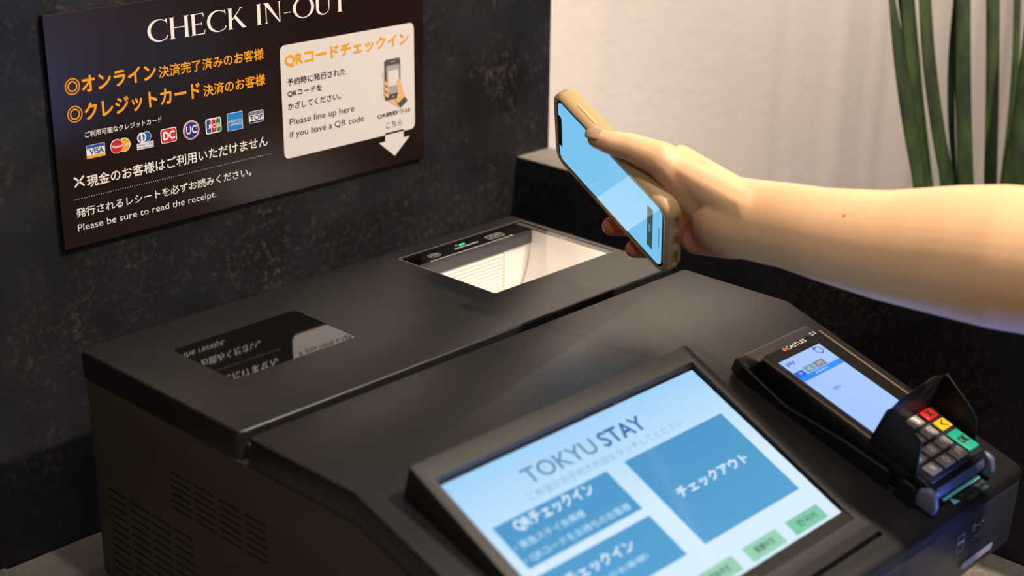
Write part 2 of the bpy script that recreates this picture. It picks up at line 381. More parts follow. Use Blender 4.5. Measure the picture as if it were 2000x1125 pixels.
link('hinge_stop', bevel(box(1.2, 1.23, 1.672, 1.692, -.047, -.022), .0005), M_body, ki)
link('hinge_stop', bevel(box(2.15, 2.18, 1.672, 1.692, -.047, -.022), .0005), M_body, ki)
# raised screen bezel (steeper than the face) with sunk screen
def zb(y): return .0385-.5*(1.3815-y)
def zscr(y): return .030-.485*(1.38-y)
bm = bmesh.new()
bx0, bx1, by0, by1 = 1.241, 1.842, 1.012, 1.3835
prof = [(by1+.016, zs(by1+.016)-.01), (by1+.001, zb(by1)-.006), (by1, zb(by1)), (1.055, zb(1.055)), (by0, zs(by0)-.0005), (by0, zs(by0)-.02)]
bm = prism(prof, bx0, bx1); bevel(bm, .0012, 3, ang=25)
bz = link('screen_bezel', bm, M_lidb, ki, smooth=35)
S0, S1 = 1.2665, 1.8135; T0, T1 = 1.041, 1.3475
cut = prism([(T1+.006, .2), (T0-.004, .2), (T0-.004, zscr(T0)-.003), (T1+.006, zscr(T1)-.003)], S0-.006, S1+.007)
boolean(bz, link('cut', cut, None))
# frame behind the screen glass
link('screen_frame', prism([(T1+.0055, zscr(T1)+.0005), (T0-.0035, zscr(T0)-.0022), (T0-.0035, zscr(T0)-.0035), (T1+.0055, zscr(T1)-.0035)], S0-.0055, S1+.0065), M_gloss, ki)
sl = Plane(U(0, 1.38, .030), (1, 0, 0), (0, 1, .485))
def slc(x, y): return x*K, (y-1.38)*K*math.hypot(1, .485)
e0 = slc(S0, T0); e1 = slc(S1, T1)
def screenmat(name, top, bot, y0, y1, axis='Y', es=1.0, coat=.0, rough=.08):
    """a lit display: its picture shades from one colour to the other"""
    m = bpy.data.materials.new(name); m.use_nodes = True; n = m.node_tree.nodes; L = m.node_tree.links; p = n['Principled BSDF']
    g_ = n.new('ShaderNodeNewGeometry'); s = n.new('ShaderNodeSeparateXYZ'); L.new(g_.outputs['Position'], s.inputs[0])
    r = n.new('ShaderNodeMapRange'); r.inputs[1].default_value = y0; r.inputs[2].default_value = y1; L.new(s.outputs[axis], r.inputs[0])
    x = n.new('ShaderNodeMix'); x.data_type = 'RGBA'; L.new(r.outputs[0], x.inputs[0]); x.inputs[6].default_value = bot; x.inputs[7].default_value = top
    L.new(x.outputs[2], p.inputs['Emission Color']); p.inputs['Emission Strength'].default_value = es
    p.inputs['Base Color'].default_value = (.01, .01, .01, 1); p.inputs['Roughness'].default_value = rough; p.inputs['Specular IOR Level'].default_value = .4
    return m
def lit(name, c, es=1.0, rough=.08): return mat(name, (.01, .01, .01, 1), rough, emit=c, es=es, spec=.4)
ym = U(0, 1.2, 0).y
scr = rect(sl, e0[0], e0[1], e1[0], e1[1], screenmat('display_background', lin(158, 212, 250), lin(214, 238, 255), T1*K, (T0+.12)*K), ki, h=0, name='screen', d=.001)
scr.data.materials[0] = screenmat('display_background_2', lin(158, 210, 250), lin(216, 238, 254), (T0+.14)*K, T1*K)
scr['label'] = 'lit light-blue touch screen with blue and green buttons'
M_btn = screenmat('display_button', lin(66, 146, 200), lin(84, 164, 214), 1.05*K, 1.3*K)
M_grn = lit('display_green', lin(126, 200, 168)); M_grn2 = lit('display_green_pale', lin(150, 208, 178))
M_lt = lit('display_white', lin(222, 242, 255)); M_lt2 = lit('display_pale_text', lin(176, 218, 244))
M_tk = lit('display_slate', lin(92, 142, 178)); M_tk2 = lit('display_blue', lin(28, 100, 164)); M_sub = lit('display_faint', lin(128, 176, 212)); M_dk = lit('display_dark', lin(54, 96, 84))
def pb(q, m, name='screen_button', parent=scr, pl=sl, h=.0003): return prect(pl, q, m, parent, h=h, name=name)
pb([(961.8, 1032.4), (1183.8, 920.3), (1255.7, 993.2), (1033.6, 1111.9)], M_btn)
pb([(1218.7, 902.7), (1408.7, 806), (1561, 955.6), (1377, 1062)], M_btn)
A = sl.at(961.8, 1032.4, .0003); B = sl.at(1266.6, 1007.4, .0003); C_ = sl.at(1342.8, 1082.5, .0003); D = sl.at(1255.7, 993.2, .0003)
rect(sl, A[0], C_[1], (B[0]+C_[0]+D[0])/3, B[1], M_btn, scr, h=.0003, name='screen_button')
G0 = sl.at(1532, 1021.3, .0003); G1 = sl.at(1618, 1008.4, .0003); H0 = sl.at(1448.4, 1073, .0003)
gx0, gx1 = G0[0], sl.at(1593, 983.7, .0003)[0]; pit = G0[0]-H0[0]; gy1 = G0[1]; gy0 = G1[1]
gx1 = (gx1+G1[0])/2
for k, s in enumerate(('한국어', '繁體中文', '简体中文', 'English')):
    rect(sl, gx0-k*pit, gy0, gx1-k*pit, gy1, M_grn if k == 0 else M_grn2, scr, h=.0003, name='screen_button')
    w = (gx1-gx0); hh = gy1-gy0
    text(sl, s, gx0-k*pit+w*.22, gy0+hh*.3, gx1-k*pit-w*.22, gy0+hh*.72, M_dk, scr, h=.0005, bold=.01)
tl = sl.at(1010.7, 920); bl = sl.at(1046.7, 941); mid = sl.at(1153, 870); br = sl.at(1266.7, 837); r_ = sl.at(1256, 802.7); u1 = sl.at(1176, 877)
y0 = bl[1]; y1 = tl[1]; xr = br[0]
xm0 = tl[0]+(xr-tl[0])*.575; xm1 = tl[0]+(xr-tl[0])*.63
text(sl, 'TOKYU', tl[0], y0, xm0, y1, M_tk, scr, h=.0005, cap=.727, bold=.012)
text(sl, 'STAY', xm1, y0, xr, y1, M_tk2, scr, h=.0005, cap=.727, bold=.02)
disc(sl, *sl.at(1062, 914), .0011, lit('display_gold', lin(200, 190, 120)), scr, h=.0005)
a0 = sl.at(1025, 966.7); a1 = sl.at(1036, 980); a2 = sl.at(1333, 828)
text(sl, 'ご希望のお手続き内容をタッチしてください', a0[0], a1[1], a2[0], a0[1], M_sub, scr, h=.0005)
def st_(s, TL, BL, BR, m=M_lt, bold=.02):
    a0 = sl.at(*TL, .0005); a1 = sl.at(*BL, .0005); a2 = sl.at(*BR, .0005)
    text(sl, s, a0[0], (a1[1]+a2[1])/2, a2[0], (a1[1]+a2[1])/2+a0[1]-a1[1], m, scr, h=.0005, bold=bold)
st_('QRチェックイン', (995.5, 1019), (1010, 1043), (1166, 963), bold=.03)
st_('・東急ステイ会員様', (1000, 1066), (1010, 1079), (1146, 1006), M_lt2)
st_('・QRコードをお持ちのお客様', (1019, 1089), (1029, 1104), (1236, 994), M_lt2)
st_('チェックイン', (1095, 1122), (1112, 1141), (1247, 1074), bold=.03)
st_('（QR以外のお客様）', (1110, 1158), (1120, 1168), (1274, 1093), M_lt2)
st_('チェックアウト', (1317, 957), (1332, 974), (1464, 899), bold=.03)
# marks on the front panel
fpn = Plane(U(0, yf+.0030, -.16), (1, 0, 0), (0, -.0435, 1))
M_bar = mat('print_grey', lin(176, 176, 184), .5); M_teal = mat('print_teal', lin(70, 110, 122), .5)
def fr(px, py): return fpn.at(px, py)
fpn.O = U(0, yf-.0006, zs(yf)-.022); fpn.ey = Vector((0, -.0, 1)); fpn.ey = Vector((0, .006, -(-.298-(zs(yf)-.022)))).normalized() if False else Vector((0, -.0436, .999)).normalized()
fpn.n = fpn.ex.cross(fpn.ey)
A = fr(1878, 1108); B = fr(1936, 1062); rect(fpn, A[0]-.001, A[1]-.0025, B[0]+.001, A[1]+.0035, M_bar, fp, r=.0028, h=.0004)
A = fr(1869, 1066); rect(fpn, A[0], A[1], A[0]+.009, A[1]+.002, M_bar, fp, h=.0004); ring_rect(fpn, A[0], A[1]-.007, A[0]+.009, A[1]+.007, .0005, .001, M_bar, fp, h=.0003)
A = fr(1897, 1040); text(fpn, 'カード', A[0], A[1], A[0]+.016, A[1]+.0065, M_bar, fp, h=.0004)
text(fpn, 'CARD', A[0]+.002, A[1]-.008, A[0]+.016, A[1]-.003, M_teal, fp, h=.0004)
# feet and a metal latch under the lip
link('foot', bevel(box(2.13, 2.165, 1.05, 1.085, ZC+.0003, -.30), .001), M_black, ki)
link('foot', bevel(box(1.23, 1.265, 1.05, 1.085, ZC+.0003, -.30), .001), M_black, ki)
for fx in (1.22, 2.14): link('foot', bevel(box(fx, fx+.04, 2.03, 2.07, ZC+.0003, -.41), .001), M_black, ki)
link('latch', bevel(box(2.09, 2.125, 1.0, 1.06, -.345, -.33), .0015), mat('steel', lin(180, 176, 170), .25, 1), ki)

# ---------------------------------------------------------------- payment terminal
pf = Plane(U(0, 1.435, 0), (1, 0, 0), (0, 1, .333))     # y runs up the slope; h is height above the face
def V(x, v, w): return pf.P(x*K, -v*K, w*K)
pt = thing('payment_terminal', 'black handheld card payment terminal with keypad and privacy shield, docked right of the touch screen', 'terminal', V(2.03, .3, 0))
def vbox(x0, x1, v0, v1, w0, w1, bm=None): return box(x0, x1, v0, v1, w0, w1, bm, fn=V)
def vprism(prof, x0, x1): return prism(prof, x0, x1, fn=V)      # profile of (v, w)
cr = vbox(1.927, 2.134, .082, .1145, .0005, .030); bevel(cr, .003, 3, ang=30)
crad = link('cradle', cr, M_lidb, pt, smooth=40)
for x0, x1 in ((1.926, 1.934), (2.126, 2.134)):
    link('cradle_arm', bevel(vprism([(.10, .0), (.10, .026), (.20, .012), (.31, .026), (.395, .030), (.402, .024), (.404, .0)], x0, x1), .0008, 2), M_black, crad)
    link('cradle_arm', bevel(vprism([(.418, .0), (.418, .030), (.424, .034), (.442, .034), (.450, .028), (.452, .0)], x0, x1), .0008, 2), M_black, crad)
tb = link('body', bevel(vprism([(.116, .003), (.116, .040), (.124, .045), (.335, .045), (.45, .043), (.468, .036), (.474, .014), (.466, .003)], 1.943, 2.118), .0025, 3, ang=35), M_black, pt, smooth=40)
# metallic side rails and glossy glass
M_rail = mat('bronze_rail', lin(150, 130, 108), .28, .7)
for x0, x1 in ((1.9445, 1.9505), (2.1105, 2.1165)):
    link('side_rail', bevel(vbox(x0, x1, .118, .345, .0445, .0475), .0007, 2), M_rail, pt)
gg = link('glass_face', bevel(vbox(1.951, 2.110, .1165, .345, .044, .0462), .0005, 1), M_gloss, pt)
tp = Plane(V(0, 0, .0464), (1, 0, 0), (0, 1, .333))
def tq(px, py): return tp.at(px, py)
s0 = tq(1520.5, 709.4); s1 = tq(1596, 670.3); s2 = tq(1699.5, 837.5)
ts = rect(tp, s0[0], -.347*K, s1[0]+.0008, s0[1], lit('terminal_display', lin(160, 190, 246), 1.12), pt, h=.0002, name='screen')
ts['label'] = 'lit pale blue terminal screen'
W_ = s1[0]+.0008-s0[0]
b0 = tq(1565.5, 736.8); b1 = tq(1572, 744.6)
rect(tp, s0[0], b1[1]-.0008, s0[0]+W_, b0[1], lit('terminal_band', lin(34, 130, 222), 1.2), ts, h=.0003)
yb = b0[1]
rect(tp, s0[0], yb, s0[0]+W_*.2, yb+.0055, lit('terminal_blue', lin(34, 84, 208), 1.2), ts, h=.0003)
rect(tp, s0[0]+W_*.24, yb+.0006, s0[0]+W_*.46, yb+.0068, lit('terminal_green', lin(110, 156, 170), 1), ts, h=.0003)
rect(tp, s0[0]+W_*.48, yb+.0006, s0[0]+W_*.72, yb+.0068, lit('terminal_brown', lin(128, 128, 140), 1), ts, h=.0003)
M_tw = lit('terminal_white', lin(190, 212, 250), 1.1); M_td = lit('terminal_dark', lin(60, 84, 170), 1)
text(tp, '済', s0[0]+W_*.06, yb+.0014, s0[0]+W_*.15, yb+.004, M_tw, ts, h=.0004)
text(tp, 'IC', s0[0]+W_*.3, yb+.002, s0[0]+W_*.4, yb+.0052, M_tw, ts, h=.0004)
text(tp, '円', s0[0]+W_*.55, yb+.002, s0[0]+W_*.66, yb+.0052, M_tw, ts, h=.0004)
text(tp, 'お支払い', s0[0]+W_*.35, b1[1]+.0012, s0[0]+W_*.65, b0[1]-.0012, M_tw, ts, h=.0004, bold=.02)
text(tp, 'pay', s0[0]+W_*.06, s0[1]-.0075, s0[0]+W_*.25, s0[1]-.0035, M_td, ts, h=.0004, bold=.02)
q = tq(1599.5, 684.5); disc(tp, q[0], q[1]+.0002, .0040, lit('terminal_arrow', lin(50, 90, 190), 1.1), ts, h=.0004, r0=.0030)
flat(tp, [(q[0]-.0048, q[1]+.002), (q[0]-.0012, q[1]+.002), (q[0]-.003, q[1]+.0052)], MATS['terminal_arrow'], ts, h=.0005)
q = tq(1636, 757); text(tp, '待機中…', q[0]-.006, q[1]-.0016, q[0]+.007, q[1]+.0018, M_td, ts, h=.0004)
# small badge above the screen
q0 = tq(1532, 686); q1 = tq(1573, 666)
text(tp, 'CASTLES', q0[0]+.004, q0[1]-.0005, q1[0]+.001, q0[1]+.0028, mat('badge_white', lin(210, 205, 200), .4), gg, h=.0001, bold=.01)
disc(tp, q0[0]+.0016, q0[1]+.0012, .0018, mat('badge_red', lin(196, 90, 70), .4), gg, h=.0001)
q0 = tq(1586, 655); text(tp, 'S1', q0[0]-.001, q0[1]-.0005, q0[0]+.005, q0[1]+.0028, MATS['badge_white'], gg, h=.0001)
# keypad
kp = link('keypad', bevel(vbox(1.9505, 2.112, .3455, .458, .040, .0455), .0015, 2), mat('keypad_base', lin(40, 42, 48), .4), pt, smooth=40)
M_key = mat('key_grey', lin(158, 150, 143), .45); M_kt = mat('key_print', lin(236, 230, 220), .5)
def keycap(x, v, wx, wv, m, s, sc=M_kt, lab=None):
    k = link('key', bevel(vbox(x-wx/2, x+wx/2, v-wv/2, v+wv/2, .0455, .0505), .0014, 3), m, kp, smooth=40)
    if lab: k['label'] = lab
    kpn = Plane(V(0, 0, .0506), (1, 0, 0), (0, 1, .333))
    hh = .0074
    text(kpn, s, x*K-hh*.32*max(1, len(s)*.9), -v*K-hh*.42, x*K+hh*.32*max(1, len(s)*.9), -v*K+hh*.42, sc, kp, h=.0002, bold=.04)
cx = [1.9765, 2.0155, 2.0535]; rv = [.3575, .385, .4125, .4400]
keys = ['1', '2', '3', '4', '5', '6', '7', '8', '9', '＊', '0', '＃']
for r in range(4):
    for c_ in range(3): keycap(cx[c_], rv[r], .0315, .0215, M_key, keys[r*3+c_])
M_kd = mat('key_dark_print', lin(40, 30, 20), .5)
keycap(2.0945, .358, .0315, .022, mat('key_red', lin(205, 24, 22), .4), '×', M_kd, 'red cancel key')
keycap(2.0945, .3855, .0315, .022, mat('key_yellow', lin(238, 190, 20), .4), '＜', M_kd, 'yellow clear key')
keycap(2.0915, .4265, .0315, .046, mat('key_green', lin(24, 170, 140), .4), 'OK', M_kd, 'green double-height OK key')
# rounded front end
nose = link('nose', bevel(vprism([(.455, .040), (.468, .036), (.475, .022), (.470, .008), (.45, .008)], 1.952, 2.109), .003, 3, ang=25), mat('nose_grey', lin(74, 84, 104), .3), pt, smooth=50)
for x0, x1 in ((1.936, 1.949), (2.112, 2.125)):
    link('clip', bevel(vprism([(.448, .002), (.448, .030), (.462, .040), (.476, .036), (.486, .018), (.486, .002)], x0, x1), .002, 3, ang=25), mat('clip_grey', lin(92, 104, 126), .35), pt, smooth=50)
# privacy shield: left, rear and right walls around the keypad
bm = bmesh.new(); tt = .0035
Lw = [(.343, .044), (.434, .043), (.4195, .101), (.356, .121), (.350, .118)]
Rw = [(.343, .044), (.434, .035), (.425, .066), (.360, .118), (.350, .118)]
bm = vprism([(.343, .044), (.436, .042), (.4185, .100), (.408, .1045), (.3545, .121), (.347, .110)], 1.9395, 1.9435)
bevel(bm, .0006, 2)
sh = link('privacy_shield', bm, mat('shield_black', lin(30, 27, 26), .5, spec=.25), pt, smooth=40)
M_sh = MATS['shield_black']
RX = 2.125
bm = vprism([(.343, .044), (.436, .034), (.424, .070), (.408, .084), (.345, .112), (.338, .104)], RX, RX+.004); bevel(bm, .0006, 2); link('side_wing', bm, M_sh, sh, smooth=40)
bm = bmesh.new()
A = [(1.9395, .343, .044), (RX+.004, .343, .044), (RX+.004, .338, .102), (2.10, .336, .112), (1.965, .350, .125), (1.9395, .353, .1195)]
vs = [bm.verts.new(V(*p)) for p in A]; ws = [bm.verts.new(V(p[0], p[1]+.004, p[2])) for p in A]
bm.faces.new(vs); bm.faces.new(ws[::-1])
for i in range(len(A)): bm.faces.new((vs[i], ws[i], ws[(i+1) % len(A)], vs[(i+1) % len(A)]))
bmesh.ops.recalc_face_normals(bm, faces=bm.faces); bevel(bm, .0006, 2); link('rear_wing', bm, M_sh, sh, smooth=40)
# teal sticker on the kiosk face in front of the terminal
pfs = Plane(V(0, 0, 0), (1, 0, 0), (0, 1, m1)); M_tl = mat('print_cyan_glow', lin(110, 205, 220), .5, emit=lin(110, 205, 220), es=.12); M_tl2 = mat('print_cyan_dim', lin(84, 120, 124), .5)  # bright cyan print is given a faint glow of its own, though no lamp
pfs.O = U(0, 1.435, 0)
A = pfs.at(1842, 977, .0003); B = pfs.at(1914, 931, .0003); rect(pfs, A[0], A[1]-.0012, B[0], A[1]+.0012, M_tl, fl_, r=.001, h=.0003, name='sticker')
q = pfs.at(1865, 978, .0003); flat(pfs, [(A[0]+.006, A[1]-.0015), (A[0]+.012, A[1]-.0070), (A[0]+.004, A[1]-.0070)], M_tl, fl_, h=.0003, name='sticker')
text(pfs, 'クレジットカード', A[0]+.015, A[1]-.0065, B[0]-.001, A[1]-.0030, M_tl2, fl_, h=.0003)
text(pfs, 'CREDIT CARD', A[0]+.018, A[1]-.0105, B[0]-.003, A[1]-.0080, M_tl2, fl_, h=.0003)

# ---------------------------------------------------------------- sign on the wall
YS = yw-.0100
sg = thing('wall_sign', 'dark brown check-in information sign with orange and white Japanese lettering on the stone wall', 'sign', U(1.65, yw, .114))
X0, X1, Z0, Z1 = 1.2645, 2.1028, .1142, .518
brd = link('board', bevel(box(X0, X1, YS, yw-.0005, Z0, Z1), .0004, 1), M_signb, sg)
brd.data.materials.append(M_edge)
for f in brd.data.polygons:
    if f.normal.x < -.7: f.material_index = 1
sn = Plane(U(0, YS, 0), (1, 0, 0), (0, 0, 1))
# engraved-style capitals for the heading, drawn stroke by stroke
def heading(pl, s, x0, y0, x1, y1, m, parent):
    polys = []; adv = 0
    def arc(cx, cy, rx, ry, irx, iry, a0, a1, ox=0, n=22):
        o = []; i = []
        for k in range(n+1):
            t = math.radians(a0+(a1-a0)*k/n); o.append((cx+rx*math.cos(t), cy+ry*math.sin(t))); i.append((cx+ox+irx*math.cos(t), cy+iry*math.sin(t)))
        return [[o[k], o[k+1], i[k+1], i[k]] for k in range(n)]
    R_ = lambda a, b, c, d: [[(a, b), (c, b), (c, d), (a, d)]]
    def stem(x, w=.13): return R_(x, 0, x+w, 1)+[[(x-.05, 0), (x+w+.05, 0), (x+w, .035), (x, .035)], [(x-.05, 1), (x, .965), (x+w, .965), (x+w+.05, 1)]]
    for ch in s:
        g_ = []; w = .3
        if ch == 'C': g_ = arc(.44, .5, .44, .52, .36, .47, 48, 312, ox=.045); g_ += [[(.70, .98), (.76, 1.0), (.76, .72), (.72, .86)], [(.70, .02), (.78, .22), (.75, .24), (.68, .1)]]; w = .80
        if ch == 'O': g_ = arc(.47, .5, .47, .52, .34, .48, 0, 360, n=36); w = .94
        if ch == 'H': g_ = stem(.05)+stem(.60)+R_(.1, .49, .65, .53); w = .80
        if ch == 'E': g_ = stem(.05)+R_(.1, .96, .52, 1)+R_(.1, .49, .44, .53)+R_(.1, 0, .54, .04)+[[(.46, 1), (.52, 1), (.54, .82), (.52, .82)], [(.48, 0), (.54, 0), (.58, .2), (.56, .2)], [(.42, .44), (.44, .44), (.44, .58), (.42, .58)]]; w = .62
        if ch == 'K': g_ = stem(.05)+[[(.18, .46), (.20, .42), (.60, 1), (.56, 1)], [(.26, .56), (.34, .64), (.76, 0), (.60, 0)], [(.48, 1), (.66, 1), (.60, .965), (.54, .965)]]; w = .78
        if ch == 'I': g_ = stem(.06); w = .30
        if ch == 'N': g_ = R_(.08, 0, .12, 1)+R_(.66, 0, .70, 1)+[[(.0, 1), (.20, 1), (.70, 0), (.66, -.02)], [(.02, 0), (.18, 0), (.12, .035), (.08, .035)], [(.60, 1), (.76, 1), (.70, .965), (.66, .965)]]; w = .80
        if ch == '-': g_ = R_(.04, .36, .34, .40); w = .40
        if ch == 'U': g_ = R_(.06, .33, .19, 1)+R_(.62, .33, .66, 1)+arc(.36, .34, .30, .36, .235, .31, 180, 360, ox=.045)+[[(.0, 1), (.25, 1), (.19, .965), (.06, .965)], [(.56, 1), (.72, 1), (.66, .965), (.62, .965)]]; w = .76
        if ch == 'T': g_ = R_(.28, 0, .41, 1)+R_(.0, .96, .69, 1)+[[(.0, 1), (.04, 1), (.0, .80), (-.02, .80)], [(.65, 1), (.69, 1), (.71, .80), (.69, .80)], [(.22, 0), (.47, 0), (.41, .035), (.28, .035)]]; w = .72
        if ch == ' ': w = .34
        for p in g_: polys.append([(x+adv, y) for x, y in p])
        adv += w+.03
    bm = bmesh.new()
    for p in polys:
        bm.faces.new([bm.verts.new(pl.P(x0+x/adv*(x1-x0), y0+y*(y1-y0), .0003+.000002*len(bm.faces))) for x, y in p][::1])
    return link('lettering', bm, m, parent)
a0 = sn.at(289, 84); a1 = sn.at(333, 77); a2 = sn.at(333, 34.5); a3 = sn.at(680, 20)
heading(sn, 'CHECK IN-OUT', a0[0], a1[1], a3[0], a2[1], M_wh, sg)
def T(s, LB, RB, LT, m, **k): return ptext(sn, s, LB, RB, LT, m, sg, **k)
T('オンライン', (160, 181), (305, 154), (160, 150), M_or, bold=.03)
T('決済完了済みのお客様', (310, 153), (515, 115), (310, 130), M_or, bold=.018)
T('クレジットカード', (166, 236), (391, 191), (166, 203), M_or, bold=.03)
T('決済のお客様', (397, 190), (518, 165), (397, 167), M_or, bold=.018)
for px, py in ((141, 169), (146, 223)):
    q = sn.at(px, py); r = (sn.at(px, py-16.5)[1]-q[1])
    disc(sn, *q, r, M_or, sg, r0=r*.87, h=.0003); disc(sn, *q, r*.66, M_or, sg, r0=r*.50, h=.0003)
T('ご利用可能なクレジットカード', (166, 269), (316, 239), (166, 257), M_wh, bold=.014)
T('現金のお客様はご利用いただけません', (170, 366), (523, 285), (170, 343), M_wh, bold=.014)
q0 = sn.at(146, 366); q1 = sn.at(163, 343)
for s_ in (1, -1):
    A_, B_ = ((q0[0], q0[1]), (q1[0], q1[1])) if s_ > 0 else ((q0[0], q1[1]), (q1[0], q0[1]))
    d = Vector((B_[0]-A_[0], B_[1]-A_[1])).normalized(); nn = Vector((-d.y, d.x))*.0007
    flat(sn, [(A_[0]+nn.x, A_[1]+nn.y), (A_[0]-nn.x, A_[1]-nn.y), (B_[0]-nn.x, B_[1]-nn.y), (B_[0]+nn.x, B_[1]+nn.y)], M_wh, sg, h=.0003, name='lettering')
q0 = sn.at(145, 390.7); q1 = sn.at(527.5, 300); bm = bmesh.new()
for k in range(88):
    x = q0[0]+(q1[0]-q0[0])*k/87; y = (q0[1]+q1[1])/2
    bm.faces.new([bm.verts.new(sn.P(x+.00036*math.cos(t*math.pi/3), y+.00036*math.sin(t*math.pi/3), .0003)) for t in range(6)])
link('dotted_line', bm, M_wh, sg)
T('発行されるレシートを必ずお読みください。', (149, 425), (491, 343.5), (149, 407), M_wh, bold=.013)
T('Please be sure to read the receipt.', (152, 451), (422.5, 385.5), (152, 437), M_wh, cap=.727)
# card marks
def pl_(x, y): return sn.at(x, y)
def logo(): 
    o = bpy.data.objects.new('card_logo', None); COL.objects.link(o); par(o, sg); return o
def Q(px, m, par_, h=.0003, r=0, name='print'): return prect(sn, px, m, par_, h=h, r=r, name=name)
C_ = lambda n, *c: mat(n, lin(*c), .55)
lw = C_('logo_white', 240, 236, 232); lb = C_('logo_blue', 30, 84, 160); lg = C_('logo_gold', 236, 170, 40); lr = C_('logo_red', 206, 30, 34)
def sub(q, a0, b0, a1, b1):           # rectangle inside quad q in fractions (x right, y up)
    P = [pl_(*p) for p in q]; x0 = (P[0][0]+P[3][0])/2; x1 = (P[1][0]+P[2][0])/2; y1 = (P[0][1]+P[1][1])/2; y0 = (P[2][1]+P[3][1])/2
    return x0+(x1-x0)*a0, y0+(y1-y0)*b0, x0+(x1-x0)*a1, y0+(y1-y0)*b1
q = [(168, 283.7), (204, 278.7), (205.5, 303.7), (169, 310.5)]; L_ = rect(sn, *sub(q, 0, 0, 1, 1), lw, sg, h=.0003, name='card_logo')
rect(sn, *sub(q, .02, .76, .98, .98), lb, L_, h=.0004); rect(sn, *sub(q, .02, .02, .98, .24), lg, L_, h=.0004)
o = text(sn, 'VISA', *sub(q, .17, .31, .92, .70), lb, L_, h=.0005, bold=.03)
cA, cB = pl_(227.5, 285.7), pl_(242.2, 283); r = pl_(227, 272.5)[1]-cA[1]; cB = (cB[0], cA[1])
L_ = disc(sn, *cA, r*1.06, lw, sg, h=.0003, name='card_logo'); disc(sn, *cB, r*1.06, lw, L_, h=.0003); disc(sn, *cB, r*.95, lg, L_, h=.0004); disc(sn, *cA, r*.95, lr, L_, h=.0005)
text(sn, 'MasterCard', cA[0]-r*.85, cA[1]-r*.22, cB[0]+r*.9, cA[1]+r*.24, lw, L_, h=.0006, bold=.02)
cA, cB = pl_(276, 268.7), pl_(286, 266.5); cB = (cB[0], cA[1]); r = pl_(276, 259)[1]-cA[1]
L_ = disc(sn, *cB, r*1.05, lw, sg, h=.0003, name='card_logo'); disc(sn, *cB, r*.95, lb, L_, h=.0004); disc(sn, *cA, r*1.05, lw, L_, h=.0005); disc(sn, *cA, r*.72, lb, L_, h=.0006, ry=r*.78); rect(sn, cA[0]-r*.22, cA[1]-r*.9, cA[0]+r*.22, cA[1]+r*.9, lw, L_, h=.0007)
q = [(267, 281), (299, 274), (300, 287), (267, 293)]; rect(sn, *sub(q, 0, 0, 1, 1), lw, L_, h=.0004)
text(sn, 'Diners Club', *sub(q, .08, .52, .92, .92), lb, L_, h=.0005); text(sn, 'International', *sub(q, .04, .08, .96, .46), lb, L_, h=.0005)
q = [(312.5, 252.5), (344, 248), (345.5, 276), (314.5, 281)]; L_ = rect(sn, *sub(q, 0, 0, 1, 1), lw, sg, h=.0003, r=.002, name='card_logo')
rect(sn, *sub(q, .05, .05, .95, .95), lr, L_, h=.0004, r=.0016); text(sn, 'DC', *sub(q, .16, .24, .86, .78), lw, L_, h=.0005, bold=.05)
cA = pl_(373, 253.7); r = pl_(373, 234.7)[1]-cA[1]; L_ = disc(sn, *cA, r, lw, sg, h=.0003, name='card_logo'); disc(sn, *cA, r*.95, C_('logo_pink', 220, 70, 90), L_, h=.0004); disc(sn, *cA, r*.88, lw, L_, h=.00045)
disc(sn, *cA, r*.83, C_('logo_navy', 30, 40, 130), L_, h=.0005); text(sn, 'UC', cA[0]-r*.62, cA[1]-r*.36, cA[0]+r*.66, cA[1]+r*.44, lw, L_, h=.0006, bold=.02); disc(sn, cA[0]+r*.56, cA[1]+r*.1, r*.12, lr, L_, h=.0007)
q = [(400, 232.5), (432, 228), (432, 257.5), (402, 262.5)]; L_ = rect(sn, *sub(q, 0, 0, 1, 1), lw, sg, h=.0003, r=.002, name='card_logo')
for k, (c_, s_) in enumerate(((lb, 'J'), (lr, 'C'), (C_('logo_green', 30, 130, 66), 'B'))):
    rect(sn, *sub(q, .07+.3*k, .08, .33+.3*k, .92), c_, L_, h=.0004, r=.001); text(sn, s_, *sub(q, .11+.3*k, .34, .30+.3*k, .62), lw, L_, h=.0005, bold=.02)
q = [(443, 222.5), (473, 215.5), (474, 251), (444, 257)]; L_ = rect(sn, *sub(q, 0, 0, 1, 1), lw, sg, h=.0003, name='card_logo')
rect(sn, *sub(q, .03, .03, .97, .97), C_('logo_sky', 20, 130, 214), L_, h=.0004); text(sn, 'AMERICAN', *sub(q, .06, .46, .94, .60), lw, L_, h=.0005); text(sn, 'EXPRESS', *sub(q, .2, .27, .94, .41), lw, L_, h=.0005)
q = [(485, 219), (514, 213), (515, 236), (486, 242)]; L_ = rect(sn, *sub(q, 0, 0, 1, 1), lw, sg, h=.0003, r=.0015, name='card_logo')
nv = C_('logo_dark', 26, 40, 92); rect(sn, *sub(q, .04, .70, .96, .95), nv, L_, h=.0004); rect(sn, *sub(q, .04, .05, .96, .18), nv, L_, h=.0004)
text(sn, 'TOKYU CARD', *sub(q, .08, .75, .92, .90), lw, L_, h=.0005); text(sn, 'TOP', *sub(q, .08, .25, .92, .64), nv, L_, h=.0005, bold=.01)
